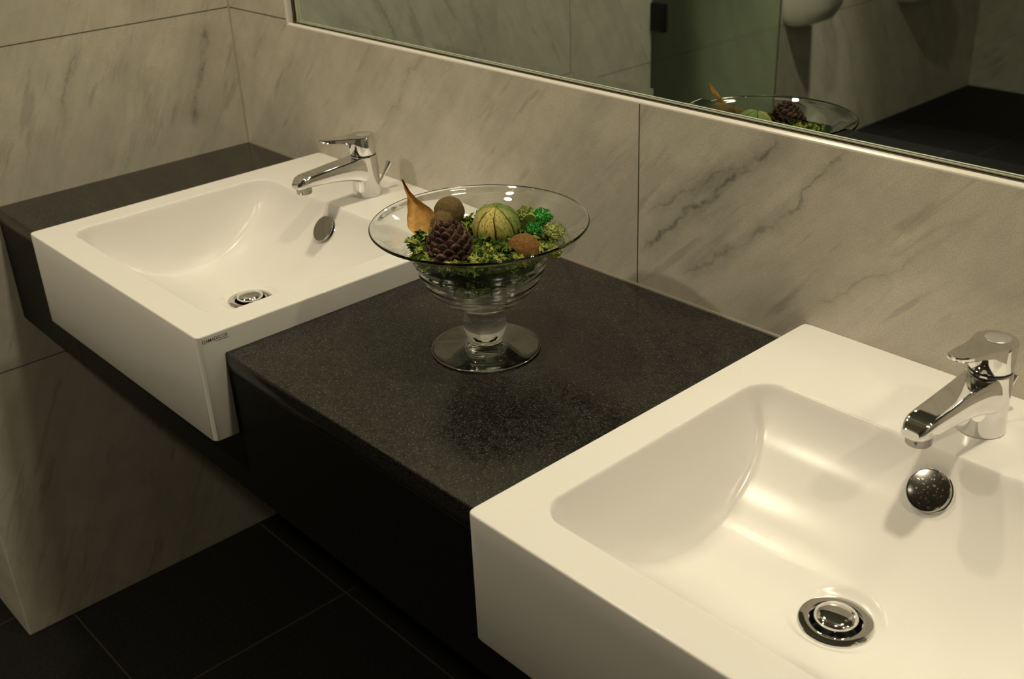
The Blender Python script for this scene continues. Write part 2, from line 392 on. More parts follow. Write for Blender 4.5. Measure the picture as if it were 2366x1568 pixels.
for a, b2 in ((0.0005, BX1 - 0.0004), (BX1 + BW + 0.0004, BX2 - 0.0004), (BX2 + BW + 0.0004, WE)):
    add_box(bm, a, b2, -0.4996, -0.478, -0.21, -0.0277, bev=0.0004, seg=1)
for a in (BX1, BX2):
    add_box(bm, a - 0.0004, a + BW + 0.0004, -0.4993, -0.478, -0.21, BB - 0.001)
link('apron', bm_to(bm), M['apron'], ct, smooth=False)

# ------------------------------------------------------------------ washbasins
def pchip(xs, ys):
    n = len(xs); h = [xs[i + 1] - xs[i] for i in range(n - 1)]; dl = [(ys[i + 1] - ys[i]) / h[i] for i in range(n - 1)]
    m = [dl[0]] + [0.0] * (n - 2) + [dl[-1]]
    for i in range(1, n - 1):
        if dl[i - 1] * dl[i] > 0:
            w1 = 2 * h[i] + h[i - 1]; w2 = h[i] + 2 * h[i - 1]
            m[i] = (w1 + w2) / (w1 / dl[i - 1] + w2 / dl[i])
    def f(x):
        if x <= xs[0]: return ys[0] + (x - xs[0]) * m[0]
        if x >= xs[-1]: return ys[-1] + (x - xs[-1]) * m[-1]
        i = 0
        while x > xs[i + 1]: i += 1
        t = (x - xs[i]) / h[i]
        return ((1 + 2 * t) * (1 - t) ** 2 * ys[i] + t * (1 - t) ** 2 * h[i] * m[i] + t * t * (3 - 2 * t) * ys[i + 1] + t * t * (t - 1) * h[i] * m[i + 1])
    return f
IX0, IX1, IY0, IY1 = 0.045, BW - 0.045, -0.488, -0.1465
prof = pchip([-0.488, -0.462, -0.43, -0.39, -0.35, -0.315, -0.28, -0.25, -0.22, -0.19, -0.167, -0.155, -0.1465],
             [BT, -0.008, -0.037, -0.0605, -0.0722, -0.0757, -0.0720, -0.0635, -0.0495, -0.0290, -0.0045, 0.0130, BT])
DX, DY, DRZ = 0.2577, -0.315, -0.0752
def smin(a, b2, k):
    h = max(0.0, k - abs(a - b2)) / k
    return min(a, b2) - h * h * k * 0.25
def smax(a, b2, k): return -smin(-a, -b2, k)
def basin_z(x, y):
    cx, cy = (IX0 + IX1) / 2, (IY0 + IY1) / 2; hx, hy = (IX1 - IX0) / 2, (IY1 - IY0) / 2; r = 0.032
    qx, qy = abs(x - cx) - hx + r, abs(y - cy) - hy + r
    sd = sqrt(max(qx, 0) ** 2 + max(qy, 0) ** 2) + min(max(qx, qy), 0) - r
    if sd > 0.012: return BT
    f = prof(y); wv = BT + sd * 3.4
    k = 0.066 * min(1.0, max(0.06, (BT - f) / 0.07))
    z = smax(f, wv, k)
    z = smin(BT, z, 0.0075)
    dd = sqrt((x - DX) ** 2 + (y - DY) ** 2)
    if dd < 0.05:
        # shallow saucer round the waste, then the hole itself
        t = max(0.0, min(1.0, (0.047 - dd) / 0.012)); t = t * t * (3 - 2 * t)
        z = z * (1 - t) + (DRZ - 0.0015) * t
        t = max(0.0, min(1.0, (0.027 - dd) / 0.002)); z -= 0.022 * t
    return z
def coords(a, b2, breaks):
    out = [a]; 
    while out[-1] < b2 - 1e-9:
        x = out[-1]; st = 0.006
        for (c, w, s) in breaks:
            if abs(x - c) < w or (x < c and x + st > c - w): st = min(st, s)
        out.append(min(b2, x + st))
    return out
xs = coords(0, BW, [(0, 0.0035, 0.0006), (BW, 0.004, 0.0006), (IX0 + .005, 0.012, 0.0008), (IX1 - .005, 0.012, 0.0008), (IX0 + 0.03, 0.035, 0.003), (IX1 - 0.03, 0.035, 0.003), (DX, 0.029, 0.0011), (DX, 0.05, 0.0022)])
ys = coords(-BD, 0, [(-BD, 0.0035, 0.0006), (0, 0.004, 0.0006), (IY0 + .003, 0.010, 0.0009), (IY1 - .003, 0.010, 0.0009), (IY0 + .03, 0.04, 0.003), (IY1 - .03, 0.04, 0.003), (DY, 0.029, 0.0011), (DY, 0.05, 0.0022)])
def basin_mesh():
    R, r = 0.008, 0.0022
    vs = []; nx, ny = len(xs), len(ys)
    for y in ys:
        for x in xs:
            # distance from the outer outline, rounding the four upright corners
            ex = min(x, BW - x); ey = min(y + BD, -y); X, Y = x, y
            if ex < R and ey < R:
                uu, vv = 1 - ex / R, 1 - ey / R
                u2, v2 = uu * sqrt(1 - vv * vv / 2), vv * sqrt(1 - uu * uu / 2)
                e = R * (1 - sqrt(u2 * u2 + v2 * v2))
                sx = -1 if x < BW / 2 else 1; sy = -1 if y < -BD / 2 else 1
                X = (R if sx < 0 else BW - R) + sx * u2 * R; Y = (-BD + R if sy < 0 else -R) + sy * v2 * R
            else: e = min(ex, ey)
            z = basin_z(x, y)
            if e < r: z = BT - (r - sqrt(max(0, r * r - (r - e) ** 2)))
            vs.append((X, Y, z))
    fs = []
    for j in range(ny - 1):
        for i in range(nx - 1):
            a = j * nx + i; fs.append((a, a + 1, a + nx + 1, a + nx))
    loop = [i for i in range(nx)] + [j * nx + nx - 1 for j in range(1, ny)] + [(ny - 1) * nx + i for i in range(nx - 2, -1, -1)] + [j * nx for j in range(ny - 2, 0, -1)]
    prev = loop
    for z in (BB + 0.0015, BB):
        cur = []
        for k in loop:
            x, y, _ = vs[k]
            if z == BB:
                x += 0.001 * (1 if x < BW / 2 else -1); y += 0.001 * (1 if y < -BD / 2 else -1)
            cur.append(len(vs)); vs.append((x, y, z))
        n = len(loop)
        for i in range(n):
            fs.append((prev[i], cur[i], cur[(i + 1) % n], prev[(i + 1) % n]))
        prev = cur
    fs.append(tuple(reversed(prev)))
    return me_from(vs, fs)
def text_mesh(s, size):
    cu = bpy.data.curves.new('lettering', 'FONT'); cu.body = s; cu.size = size; cu.extrude = 0.00006; cu.offset = 0.00004
    o = bpy.data.objects.new('tmp', cu); COL.objects.link(o)
    dg = bpy.context.evaluated_depsgraph_get(); me = bpy.data.meshes.new_from_object(o.evaluated_get(dg))
    bpy.data.objects.remove(o); bpy.data.curves.remove(cu)
    return me
basin = thing('washbasin', (BX1, 0, 0), 'far white rectangular washbasin at the left end of the worktop, near the corner', 'washbasin', 'washbasins')
bm_ = basin_mesh()
link('basin_body', bm_, M['basin'], basin, ang=40)
# waste: polished flange, dark cup and domed pop-up plug
fl = [(0.0235, -0.004), (0.0236, 0.0006), (0.0245, 0.0014), (0.029, 0.0018), (0.0335, 0.0012), (0.0345, 0.0002), (0.0345, -0.0012), (0.030, -0.0012), (0.026, -0.004)]
fo = link('drain_flange', lathe(fl, 72, closed=True), M['chrome'], basin, (DX, DY, DRZ)); fo['label'] = 'chrome drain ring'
cup = lathe([(0.0233, -0.001), (0.0233, -0.019), (0.0, -0.019)], 48)
link('drain_cup', cup, M['black'], fo)['label'] = 'black drain opening'
pg = lathe([(0, 0.0105), (0.006, 0.0104), (0.012, 0.0098), (0.0165, 0.0088), (0.0192, 0.0072), (0.0202, 0.0052), (0.0200, 0.0038), (0.0185, 0.0030), (0.010, 0.0026), (0.005, 0.002), (0.004, -0.018), (0, -0.018)], 56)
link('drain_plug', pg, M['chrome'], fo)['label'] = 'domed chrome plug'
# overflow cap: a disc held off the sloping back wall by a stub, with a ring behind
tilt = math.atan2(0.8, 0.6)
oy = -0.1668; oz = prof(oy)
OR = (tilt, 0, 0)
ring = lathe([(0.0165, -0.002), (0.0165, 0.0012), (0.0205, 0.0016), (0.0222, 0.0008), (0.0225, -0.002)], 56, closed=True)
r_o = link('overflow_ring', ring, M['chrome'], basin, (DX + 0.002, oy, oz), rot=OR)
dk = lathe([(0.0165, 0.0), (0, 0.0)], 40); link('overflow_hole', dk, M['black'], r_o, (0, 0, 0.0004))
capm = lathe([(0, 0.0080), (0.0190, 0.0080), (0.0208, 0.0077), (0.0216, 0.0068), (0.0217, 0.0052), (0.0205, 0.0046), (0.006, 0.0046), (0.006, 0.0), (0, 0)], 64)
link('overflow_cap', capm, M['spotted'], r_o)['label'] = 'round chrome overflow cap with water spots'
# maker's lettering on the right side face
tm = text_mesh('GAMADECOR', 0.0066)
for v in tm.vertices: v.co.x *= 0.86
lt = link('lettering', tm, M['ink'], basin, (BW + 0.00002, -0.5275, BT - 0.0105), smooth=False, rot=(pi / 2, 0, pi / 2))
lt['label'] = 'small dark lettering'
bm = bmesh.new()
random.seed(4)
xx = 0
while xx < 0.016:
    w_ = random.uniform(0.0008, 0.0022); add_box(bm, xx, xx + w_, 0, 0.0010, -0.00004, 0.00004); xx += w_ + 0.0005
link('small_print', bm_to(bm), M['ink'], basin, (BW + 0.00002, -0.5085, BT - 0.0126), smooth=False, rot=(pi / 2, 0, pi / 2))
basin2 = copy_thing(basin, (BX2, 0, 0), 'near white rectangular washbasin on the right with its round drain in full view')

# ------------------------------------------------------------------ taps
def ssec(y, hw, zb, zt, n=40, ptop=5.0, pbot=2.6, dy=0.0):
    out = []; zc = (zb + zt) / 2; hh = (zt - zb) / 2
    for i in range(n):
        a = 2 * pi * i / n; c_, s_ = cos(a), sin(a); p = ptop if s_ > 0 else pbot
        rr = (abs(c_) ** p + abs(s_) ** p) ** (-1 / p)
        out.append((hw * rr * c_, y + dy * s_, zc + hh * rr * s_))
    return out
tap = thing('basin_tap', (BX1 + 0.2547, -0.077, BT), 'chrome single-lever tap on the far basin, its short rod knob showing behind it', 'tap', 'chrome mixer taps', 0.0)
body = lathe([(0, 0.0002), (0.0232, 0.0002), (0.0238, 0.0012), (0.0236, 0.0035), (0.0229, 0.010), (0.0222, 0.030), (0.0219, 0.055), (0.0217, 0.0655), (0.0206, 0.0668), (0, 0.0668)], 72)
def hsec(y, hw, zb, zt, dy=0.0, q=0.0):
    # narrow flat top, sides flaring down to a rounded belly
    a = hw * 0.70; zm = zb + 0.38 * (zt - zb); out = []
    for k in range(9): out.append((-a + 2 * a * k / 8, y + dy, zt))
    for k in range(1, 9):
        t = pi / 2 * k / 8; out.append((a + (hw - a) * sin(t) ** 0.9, y + dy * cos(t), zm + (zt - zm) * cos(t) ** 0.85))
    for k in range(1, 16):
        t = pi * k / 16; c_ = cos(t); out.append((hw * abs(c_) ** 0.8 * (1 if c_ > 0 else -1), y - dy * 0.2 * sin(t), zm - (zm - zb) * sin(t) ** 0.7))
    for k in range(8, 0, -1):
        t = pi / 2 * k / 8; out.append((-a - (hw - a) * sin(t) ** 0.9, y + dy * cos(t), zm + (zt - zm) * cos(t) ** 0.85))
    return out
spout = loft([hsec(0.004, 0.0205, 0.020, 0.0655), hsec(-0.012, 0.0205, 0.022, 0.0655), hsec(-0.022, 0.0200, 0.0265, 0.0655), hsec(-0.032, 0.0192, 0.0305, 0.0652), hsec(-0.045, 0.0182, 0.0335, 0.0645), hsec(-0.062, 0.0174, 0.0365, 0.0635),
              hsec(-0.080, 0.0168, 0.0385, 0.062), hsec(-0.098, 0.0163, 0.0398, 0.0608), hsec(-0.110, 0.0158, 0.0405, 0.0600), hsec(-0.118, 0.0152, 0.0402, 0.0592), hsec(-0.124, 0.0138, 0.0405, 0.0575), hsec(-0.129, 0.0118, 0.0410, 0.0545, 0.001), hsec(-0.1325, 0.0086, 0.0425, 0.0505, 0.001)])
link('tap_body', join(body, spout), M['chrome'], tap, ang=28)
aer = lathe([(0, 0.0), (0.0104, 0.0), (0.0114, 0.0), (0.0120, 0.0008), (0.0122, 0.006), (0.0126, 0.0068), (0.0126, 0.012), (0, 0.012)], 40)
link('aerator', aer, simple('shaded_chrome', (0.30, 0.29, 0.27), 0.15, 1.0), tap, (0, -0.1165, 0.0322))  # chrome colour darkened for the shade and dark reflections under the spout
# lever: bonnet drum with a flat plate handle running forward
drum = lathe([(0, 0.0682), (0.0188, 0.0682), (0.0205, 0.0690), (0.0213, 0.0705), (0.0216, 0.0800), (0.0217, 0.0950), (0.0214, 0.0972), (0.0206, 0.0982), (0, 0.0982)], 72)
def psec(y, hw, zb, zt):
    e = 0.0012; out = []
    pts = [(-hw, zb + e), (-hw + e, zb), (hw - e, zb), (hw, zb + e), (hw, zt - e), (hw - e, zt), (-hw + e, zt), (-hw, zt - e)]
    return [(p[0], y, p[1]) for p in pts]
pl = []
for (y, hw, zb) in ((0.005, 0.0205, 0.080), (-0.010, 0.0192, 0.081), (-0.018, 0.0172, 0.0855), (-0.026, 0.0156, 0.0888), (-0.036, 0.0142, 0.0905), (-0.046, 0.0132, 0.0915), (-0.056, 0.0124, 0.0925), (-0.064, 0.0112, 0.0932), (-0.071, 0.0092, 0.0937), (-0.0752, 0.0062, 0.0942), (-0.0768, 0.003, 0.0948)):
    up = max(0, (-y - 0.012)) * 0.14
    pl.append(psec(y, hw, zb + up, 0.0984 + up))
lv = link('lever', join(drum, loft(pl)), M['chrome'], tap, ang=30)
link('lever_button', lathe([(0, 0.0), (0.0118, 0.0), (0.0124, -0.0004), (0.0124, -0.0012), (0, -0.0012)], 48), simple('grey_inlay', (0.55, 0.54, 0.53), 0.25, 0.6), lv, (0, 0.004, 0.0993))
link('collar', lathe([(0.0, 0.066), (0.0200, 0.066), (0.0200, 0.0690), (0, 0.0690)], 56), M['black'], tap)
# pop-up rod with flared knob, leaning back
rod = thing_rod = lathe([(0, 0), (0.0021, 0), (0.0021, 0.030), (0.0026, 0.032), (0.0052, 0.0475), (0.0056, 0.0490), (0.0050, 0.0502), (0, 0.0505)], 24)
link('waste_rod', rod, M['chrome'], tap, (0.002, 0.0165, 0.004), rot=(radians(-40), 0, 0))
tap2 = copy_thing(tap, (BX2 + 0.2615, -0.082, BT), 'chrome single-lever tap on the near basin at the right edge of the photo', radians(-3))

# ------------------------------------------------------------------ footed glass bowl
CX, CY = 1.0165, -0.266
outer = [(0, 0.0008), (0.030, 0.0006), (0.060, 0.0002), (0.0655, 0.0004), (0.0672, 0.0016), (0.0668, 0.0028), (0.060, 0.0038), (0.045, 0.0056), (0.032, 0.0076), (0.0235, 0.0098), (0.0203, 0.0122), (0.0202, 0.0150),
         (0.0222, 0.0170), (0.0252, 0.0230), (0.0266, 0.0310), (0.0262, 0.0400), (0.0246, 0.0470), (0.0237, 0.0530), (0.0248, 0.0572), (0.0290, 0.0598), (0.0380, 0.0632), (0.0480, 0.0690), (0.0570, 0.0770), (0.0650, 0.0870), (0.0715, 0.0980), (0.0770, 0.1100), (0.0815, 0.1210), (0.0868, 0.1310), (0.0950, 0.1410), (0.1070, 0.1505), (0.1190, 0.1580), (0.1268, 0.1622)]
rim = [(0.1288, 0.1636), (0.1294, 0.1652), (0.1284, 0.1664), (0.1266, 0.1660)]
outb = outer[21:]       # bowl wall from its bottom up
inner = []
for i_ in range(len(outb) - 1, -1, -1):
    p0 = outb[max(i_ - 1, 0)]; p1 = outb[min(i_ + 1, len(outb) - 1)]
    tx, tz = p1[0] - p0[0], p1[1] - p0[1]; L_ = sqrt(tx * tx + tz * tz)
    inner.append((outb[i_][0] - tz / L_ * 0.0021, outb[i_][1] + tx / L_ * 0.0021))
inner = [p for p in inner if p[0] > 0.026][1:] + [(0.0160, 0.0636), (0, 0.0630)]
def dens(p, n=3):
    out = []
    for i in range(len(p) - 1):
        p0 = p[max(i - 1, 0)]; p1 = p[i]; p2 = p[i + 1]; p3 = p[min(i + 2, len(p) - 1)]
        for k in range(n):
            t = k / n
            out.append(tuple(0.5 * ((2 * p1[j]) + (-p0[j] + p2[j]) * t + (2 * p0[j] - 5 * p1[j] + 4 * p2[j] - p3[j]) * t * t + (-p0[j] + 3 * p1[j] - 3 * p2[j] + p3[j]) * t ** 3) for j in (0, 1)))
    out.append(p[-1]); return [(max(0, a), b2) for a, b2 in out]
gp = dens(outer + rim + inner)
gp[0] = (0, gp[0][1]); gp[-1] = (0, gp[-1][1])
# faint hand-turned ripples on the lower body
gp = [((r + 0.0005 * sin(z * 2 * pi / 0.0052) * (0.06 < z < 0.125 and 0.03 < r < 0.085)), z) for (r, z) in gp]
bowl = link('glass_bowl', lathe(gp, 128), M['glass'], loc=(CX, CY, 0.0002), ang=60)
tag(bowl, 'footed clear glass bowl with a wide flared rim, standing on the dark worktop', 'bowl')

# ------------------------------------------------------------------ things in the bowl
random.seed(11)
def put(name, me, m, p, label, cat, rot=(0, 0, 0), group=None, ang=50, kind=None, smooth=True):
    o = link(name, me, m, loc=p, rot=rot, ang=ang, smooth=smooth)
    return tag(o, label, cat, group, kind)
def bump_sphere(r, sz=1.0, seg=48, rings=32, amp=0.05, fr=60, power=1.0):
    vs, fs = [], []
    for j in range(rings + 1):
        th = pi * j / rings
        for i in range(seg):
            ph = 2 * pi * i / seg
            d = Vector((sin(th) * cos(ph), sin(th) * sin(ph), cos(th)))
            k = r * (1 + amp * noise.noise(d * fr * 0.1 + Vector((r * 999, 0, 0))) + amp * .5 * noise.noise(d * fr * .3))
            vs.append((d.x * k, d.y * k, d.z * k * sz))
    for j in range(rings):
        for i in range(seg):
            k = (i + 1) % seg
            fs.append((j * seg + i, (j + 1) * seg + i, (j + 1) * seg + k, j * seg + k))
    bm = bmesh.new(); bm.from_mesh(me_from(vs, fs)); bmesh.ops.remove_doubles(bm, verts=bm.verts, dist=1e-6); return bm_to(bm)
# pine cone
def pine_cone(R=0.0305, L=0.058):
    bm = bmesh.new()
    bm.from_mesh(lathe([(0, 0), (R * .5, L * .06), (R * .72, L * .3), (R * .66, L * .6), (R * .36, L * .86), (0, L * .97)], 20))
    n = 104
    for i in range(n):
        t = i / n; a = i * 2.39996; z = L * (0.03 + 0.92 * t)
        rad = R * (0.80 + 0.62 * t if t < 0.32 else sqrt(max(0.02, 1 - ((t - 0.32) / 0.76) ** 2)))
        s = (0.0112 * (1 - 0.38 * t)) * random.uniform(.9, 1.12)
        el = radians(8 + 62 * t)
        # a scale: thick spatula with a raised keeled tip
        pts = [(-0.30, 0.15, 0.0), (0.30, 0.15, 0.0), (0.62, 0.72, 0.04), (0.34, 1.05, 0.12), (0, 1.18, 0.20), (-0.34, 1.05, 0.12), (-0.62, 0.72, 0.04)]
        up = [bm.verts.new((0, 0, 0)) for _ in pts]; dn = [bm.verts.new((0, 0, 0)) for _ in pts]
        ctr = bm.verts.new((0, 0, 0)); cdn = bm.verts.new((0, 0, 0))
        def place(v, p):
            x, y, zz = p[0] * s, rad - s * 1.0 + p[1] * s, p[2] * s
            yy = rad - s + (y - (rad - s)) * cos(el) - zz * sin(el); z3 = (y - (rad - s)) * sin(el) + zz * cos(el)
            v.co = Vector((x * cos(a) - yy * sin(a), x * sin(a) + yy * cos(a), z + z3))
        for v, p in zip(up, pts): place(v, (p[0], p[1], p[2] + 0.10))
        for v, p in zip(dn, pts): place(v, (p[0], p[1] * 0.96, p[2] - 0.16))
        place(ctr, (0, 0.80, 0.40)); place(cdn, (0, 0.7, -0.2))
        m_ = len(pts)
        for k in range(m_):
            q = (k + 1) % m_
            bm.faces.new((up[k], up[q], ctr)); bm.faces.new((dn[q], dn[k], cdn)); bm.faces.new((up[q], up[k], dn[k], dn[q]))
    return bm_to(bm)
put('pine_cone', pine_cone(), M['cone'], (1.024, -0.316, 0.119), 'dark brown open pine cone in the middle of the glass bowl', 'pine cone', rot=(radians(-7), radians(-8), 0.4), ang=25)
# green segmented pod
def pod(R=0.0285):
    seg, rings = 168, 56; vs, fs, val, gro = [], [], [], []
    for j in range(rings + 1):
        th = pi * j / rings
        for i in range(seg):
            ph = 2 * pi * i / seg; k = 7
            w = 0.10 * sin(2.4 * th) + 0.10 * noise.noise(Vector((cos(ph) * 1.5, sin(ph) * 1.5, th * 1.6))); u = (ph + w) * k / (2 * pi); fr = abs((u % 1) - 0.5) * 2
            g = exp(-((1 - fr) / 0.055) ** 2)
            r = R * (1 - 0.14 * g * min(1, sin(th) * 2.2) + 0.035 * (1 - fr) - 0.0) * (1 + 0.02 * noise.noise(Vector((cos(ph) * 3, sin(ph) * 3, th * 2))))
            vs.append((r * sin(th) * cos(ph), r * sin(th) * sin(ph), r * cos(th) * 0.93))
            sgm = int(math.floor(u)) % k; gro.append(g ** 0.7)
            val.append(max(0, (0.5 + 0.5 * cos(ph - 3.07)) ** 2.2 * (0.8, 1.0, 0.75, 0.9, 0.8, 1.0, 0.85)[sgm]) * (1 - 0.3 * g))
    for j in range(rings):
        for i in range(seg):
            k = (i + 1) % seg; fs.append((j * seg + i, (j + 1) * seg + i, (j + 1) * seg + k, j * seg + k))
    me = me_from(vs, fs); at = me.attributes.new('seg', 'FLOAT', 'POINT'); ag = me.attributes.new('groove', 'FLOAT', 'POINT')
    for i, v in enumerate(gro): ag.data[i].value = v
    for i, v in enumerate(val): at.data[i].value = v
    return me
put('seed_pod', pod(), M['pod'], (1.012, -0.236, 0.150), 'round yellow-green ribbed seed pod in the glass bowl beside the pine cone', 'seed pod', rot=(radians(8), radians(-10), 1.9), ang=80)
# two fuzzy brown balls
o = put('brown_dried_fruit', join(bump_sphere(0.0188, 1.0, amp=.05)), M['fuzz'], (0.944, -0.252, 0.156), 'dull brown fuzzy ball behind the pine cone, next to the amber husk', 'dried fruit', ang=80)
o2 = put('brown_dried_fruit', bump_sphere(0.0198, 1.0, amp=.06), M['fuzz2'], (1.075, -0.250, 0.1405), 'rusty brown fuzzy ball at the right front of the glass bowl', 'dried fruit', ang=80)
o3 = put('brown_dried_fruit', bump_sphere(0.0160, 1.1, amp=.07), M['fuzz'], (0.952, -0.270, 0.146), 'dull brown rounded lump half hidden behind the pine cone', 'dried fruit', ang=80)
# amber curled husk
def husk():
    n, mm = 22, 12; vs, fs = [], []
    for sgn, off in ((1, 0.0), (-1, -0.0011)):
        for i in range(n + 1):
            t = i / n
            w = 0.0150 * exp(-((t - 0.30) / 0.30) ** 2) + 0.0026 * (1 - t) + 0.0010
            cl = Vector((0.0, 0.004 * sin(t * 3), 0.068 * t))
            for j in range(mm + 1):
                s = 2 * j / mm - 1
                cup = 0.009 * (s * s) * (0.5 + 0.5 * (1 - t)) + 0.0010 * noise.noise(Vector((s * 2, t * 7, 1)))
                vs.append((cl.x + w * s + 0.0012 * noise.noise(Vector((t * 9, 2, s))), cl.y - cup + off, cl.z))
    m1 = (n + 1) * (mm + 1)
    for i in range(n):
        for j in range(mm):
            a = i * (mm + 1) + j; fs.append((a, a + 1, a + mm + 2, a + mm + 1)); fs.append((m1 + a, m1 + a + mm + 1, m1 + a + mm + 2, m1 + a + 1))
    for i in range(n):
        for j in (0, mm):
            a = i * (mm + 1) + j; fs.append((a, a + mm + 1, m1 + a + mm + 1, m1 + a))
    for j in range(mm):
        for i in (0, n):
            a = i * (mm + 1) + j; fs.append((a, a + 1, m1 + a + 1, m1 + a))
    return bm_to((lambda b_: (b_.from_mesh(me_from(vs, fs)), b_)[1])(bmesh.new()))
base_p, tip_p = Vector((0.955, -0.292, 0.135)), Vector((0.893, -0.281, 0.1925))
dvec = (tip_p - base_p).normalized()
toc = Vector((0.78, -0.60, 0.15)); xax = dvec.cross(toc).normalized(); yax = dvec.cross(xax).normalized()
rotm = Matrix((xax, yax, dvec)).transposed().to_euler()
hk = husk()
sc = (tip_p - base_p).length / 0.068
for v in hk.vertices: v.co *= Vector((1.0, 1.0, sc)) 
put('amber_husk', hk, M['husk'], tuple(base_p), 'amber pointed curled husk leaning out over the left rim of the glass bowl', 'husk', rot=tuple(rotm), ang=60)
# crinkled moss tufts
def tuft(R, n=260, lobe=0.0042, seed=1, zs=0.8):
    rnd = random.Random(seed); bm = bmesh.new()
    bm.from_mesh(bump_sphere(R * .8, zs, 20, 14, amp=.25))
    for _ in range(n):
        d = Vector((rnd.gauss(0, 1), rnd.gauss(0, 1), rnd.gauss(0, 1))).normalized()
        p = Vector((d.x, d.y, d.z * zs)) * R * rnd.uniform(.78, 1.04)
        a = d.orthogonal().normalized(); a = Matrix.Rotation(rnd.uniform(0, 6.28), 3, d) @ a; c_ = d.cross(a)
        s = lobe * rnd.uniform(.5, 1.1)
        k = [p - a * s * .3, p + a * s * .5 + d * s * .4, p + c_ * s * .5 + d * s * rnd.uniform(.2, .9), p - c_ * s * .4 + d * s * .6]
        vv = [bm.verts.new(q) for q in k]
        bm.faces.new((vv[0], vv[1], vv[2])); bm.faces.new((vv[0], vv[2], vv[3])); bm.faces.new((vv[0], vv[3], vv[1]))
    me = bpy.data.meshes.new('tuft'); bm.to_mesh(me); bm.free(); return me
tufts = [('bright', 0.0125, (1.034, -0.183, 0.151), 'upper of the two vivid green moss tufts, at the back right of the glass bowl'),
         ('bright', 0.0095, (1.053, -0.213, 0.150), 'lower of the two vivid green moss tufts, just behind the rusty brown ball'),
         ('palemoss', 0.0135, (1.068, -0.196, 0.144), 'pale green mossy tuft at the right edge inside the glass bowl'),
         ('palemoss', 0.0110, (1.002, -0.178, 0.147), 'dull pale green tuft behind the ribbed pod at the right'),
         ('moss', 0.0150, (0.963, -0.205, 0.142), 'olive tuft between the dull brown ball and the ribbed pod'),
         ('leafpale', 0.0085, (1.098, -0.226, 0.138), 'small olive-yellow tuft right of the rusty brown ball')]
for i, (k, R, p, lb) in enumerate(tufts):
    put('moss_tuft', tuft(R, int(240 * (R / 0.0125) ** 2), seed=i + 3), M[k], p, lb, 'moss', smooth=False)
# pale flat slice
def slice_me():
    vs = []; n = 20
    for z in (0, 0.0022):
        for i in range(n):
            a = 2 * pi * i / n; r = 0.0125 * (1 + .06 * sin(3 * a)); vs.append((r * cos(a) * .62, z, r * sin(a) * (1.25 if sin(a) > 0 else 1)))
    fs = [tuple(range(n)), tuple(range(2 * n - 1, n - 1, -1))] + [(i, (i + 1) % n, n + (i + 1) % n, n + i) for i in range(n)]
    return bm_to((lambda b_: (b_.from_mesh(me_from(vs, fs)), b_)[1])(bmesh.new()))
put('dried_slice', slice_me(), M['leafpale'], (1.034, -0.205, 0.150), 'pale olive dried slice standing between the ribbed pod and the vivid moss', 'dried slice', rot=(0.3, 0.5, 0.75), ang=30)

# bowl-shaped bed of curly green leaf litter
def rad_at(z):        # inner glass radius
    pts = sorted([(zz, rr) for rr, zz in inner])
    for (z0, r0), (z1, r1) in zip(pts, pts[1:]):
        if z0 <= z <= z1: return r0 + (r1 - r0) * (z - z0) / (z1 - z0)
    return pts[-1][1] if z > pts[-1][0] else 0.0
def curl_leaf(bm, p, nrm, s, rnd, lobes=3):
    a = nrm.orthogonal().normalized(); a = Matrix.Rotation(rnd.uniform(0, 6.28), 3, nrm) @ a; c_ = nrm.cross(a)
    n = 4 * lobes; ring = []; ctr = bm.verts.new(p); ph = rnd.uniform(0, 6.28)
    cu = rnd.uniform(-.6, .8)
    for i in range(n):
        th = 2 * pi * i / n
        r = s * (0.72 + 0.34 * (1 if i % 2 else -1) * rnd.uniform(.4, 1)); st = 1.25
        h = s * (cu * (r / s) ** 2 * .5 + 0.34 * sin(3 * th + ph) + rnd.uniform(-.12, .12))
        ring.append(bm.verts.new(p + a * r * cos(th) * st + c_ * r * sin(th) * .8 + nrm * h))
    for i in range(n): bm.faces.new((ctr, ring[i], ring[(i + 1) % n]))
def heap_z(x, y):
    r = sqrt(x * x + y * y); return 0.146 - 0.9 * max(0, r - 0.062) ** 1.0 * 0.30 + 0.004 * noise.noise(Vector((x * 60, y * 60, 0)))
def litter(n, zr, smin_, smax_, seed, top=True):
    rnd = random.Random(seed); bm = bmesh.new()
    for _ in range(n):
        if top:
            r = 0.091 * sqrt(rnd.random()); a = rnd.uniform(0, 2 * pi)
            x, y = r * cos(a), r * sin(a); z = heap_z(x, y) + rnd.uniform(-.008, .002)
            if sqrt(x * x + y * y) > rad_at(z) - 0.0085: 
                k = (rad_at(z) - 0.0085) / r; x *= k; y *= k
            nr = Vector((rnd.gauss(0, .5) + x * 3, rnd.gauss(0, .5) + y * 3, 1)).normalized()
        else:
            z = rnd.uniform(*zr); a = rnd.uniform(0, 2 * pi); R = max(0.004, rad_at(z) - 0.0095)
            R *= rnd.uniform(.8, 1); x, y = R * cos(a), R * sin(a)
            nr = Vector((cos(a), sin(a), rnd.uniform(-.6, .3))).normalized()
        curl_leaf(bm, Vector((CX + x, CY + y, z)), nr, rnd.uniform(smin_, smax_), rnd)
    me = bpy.data.meshes.new('litter'); bm.to_mesh(me); bm.free(); return me
bed = [(0, 0.100), (0.03, 0.101), (0.050, 0.104), (0.062, 0.112), (0.074, 0.128), (0.079, 0.134), (0.078, 0.139), (0.05, 0.141), (0, 0.143)]
fill = join(lathe(bed, 40)); fill.transform(Matrix.Translation((CX, CY, 0)))
fill.materials.append(M['mossdark'])
lf = litter(560, None, 0.0042, 0.0085, 5); ls = litter(300, (0.098, 0.136), 0.003, 0.006, 6, top=False)
bm = bmesh.new(); bm.from_mesh(fill); k0 = len(bm.faces); bm.from_mesh(lf); bm.from_mesh(ls)
bm.faces.ensure_lookup_table()
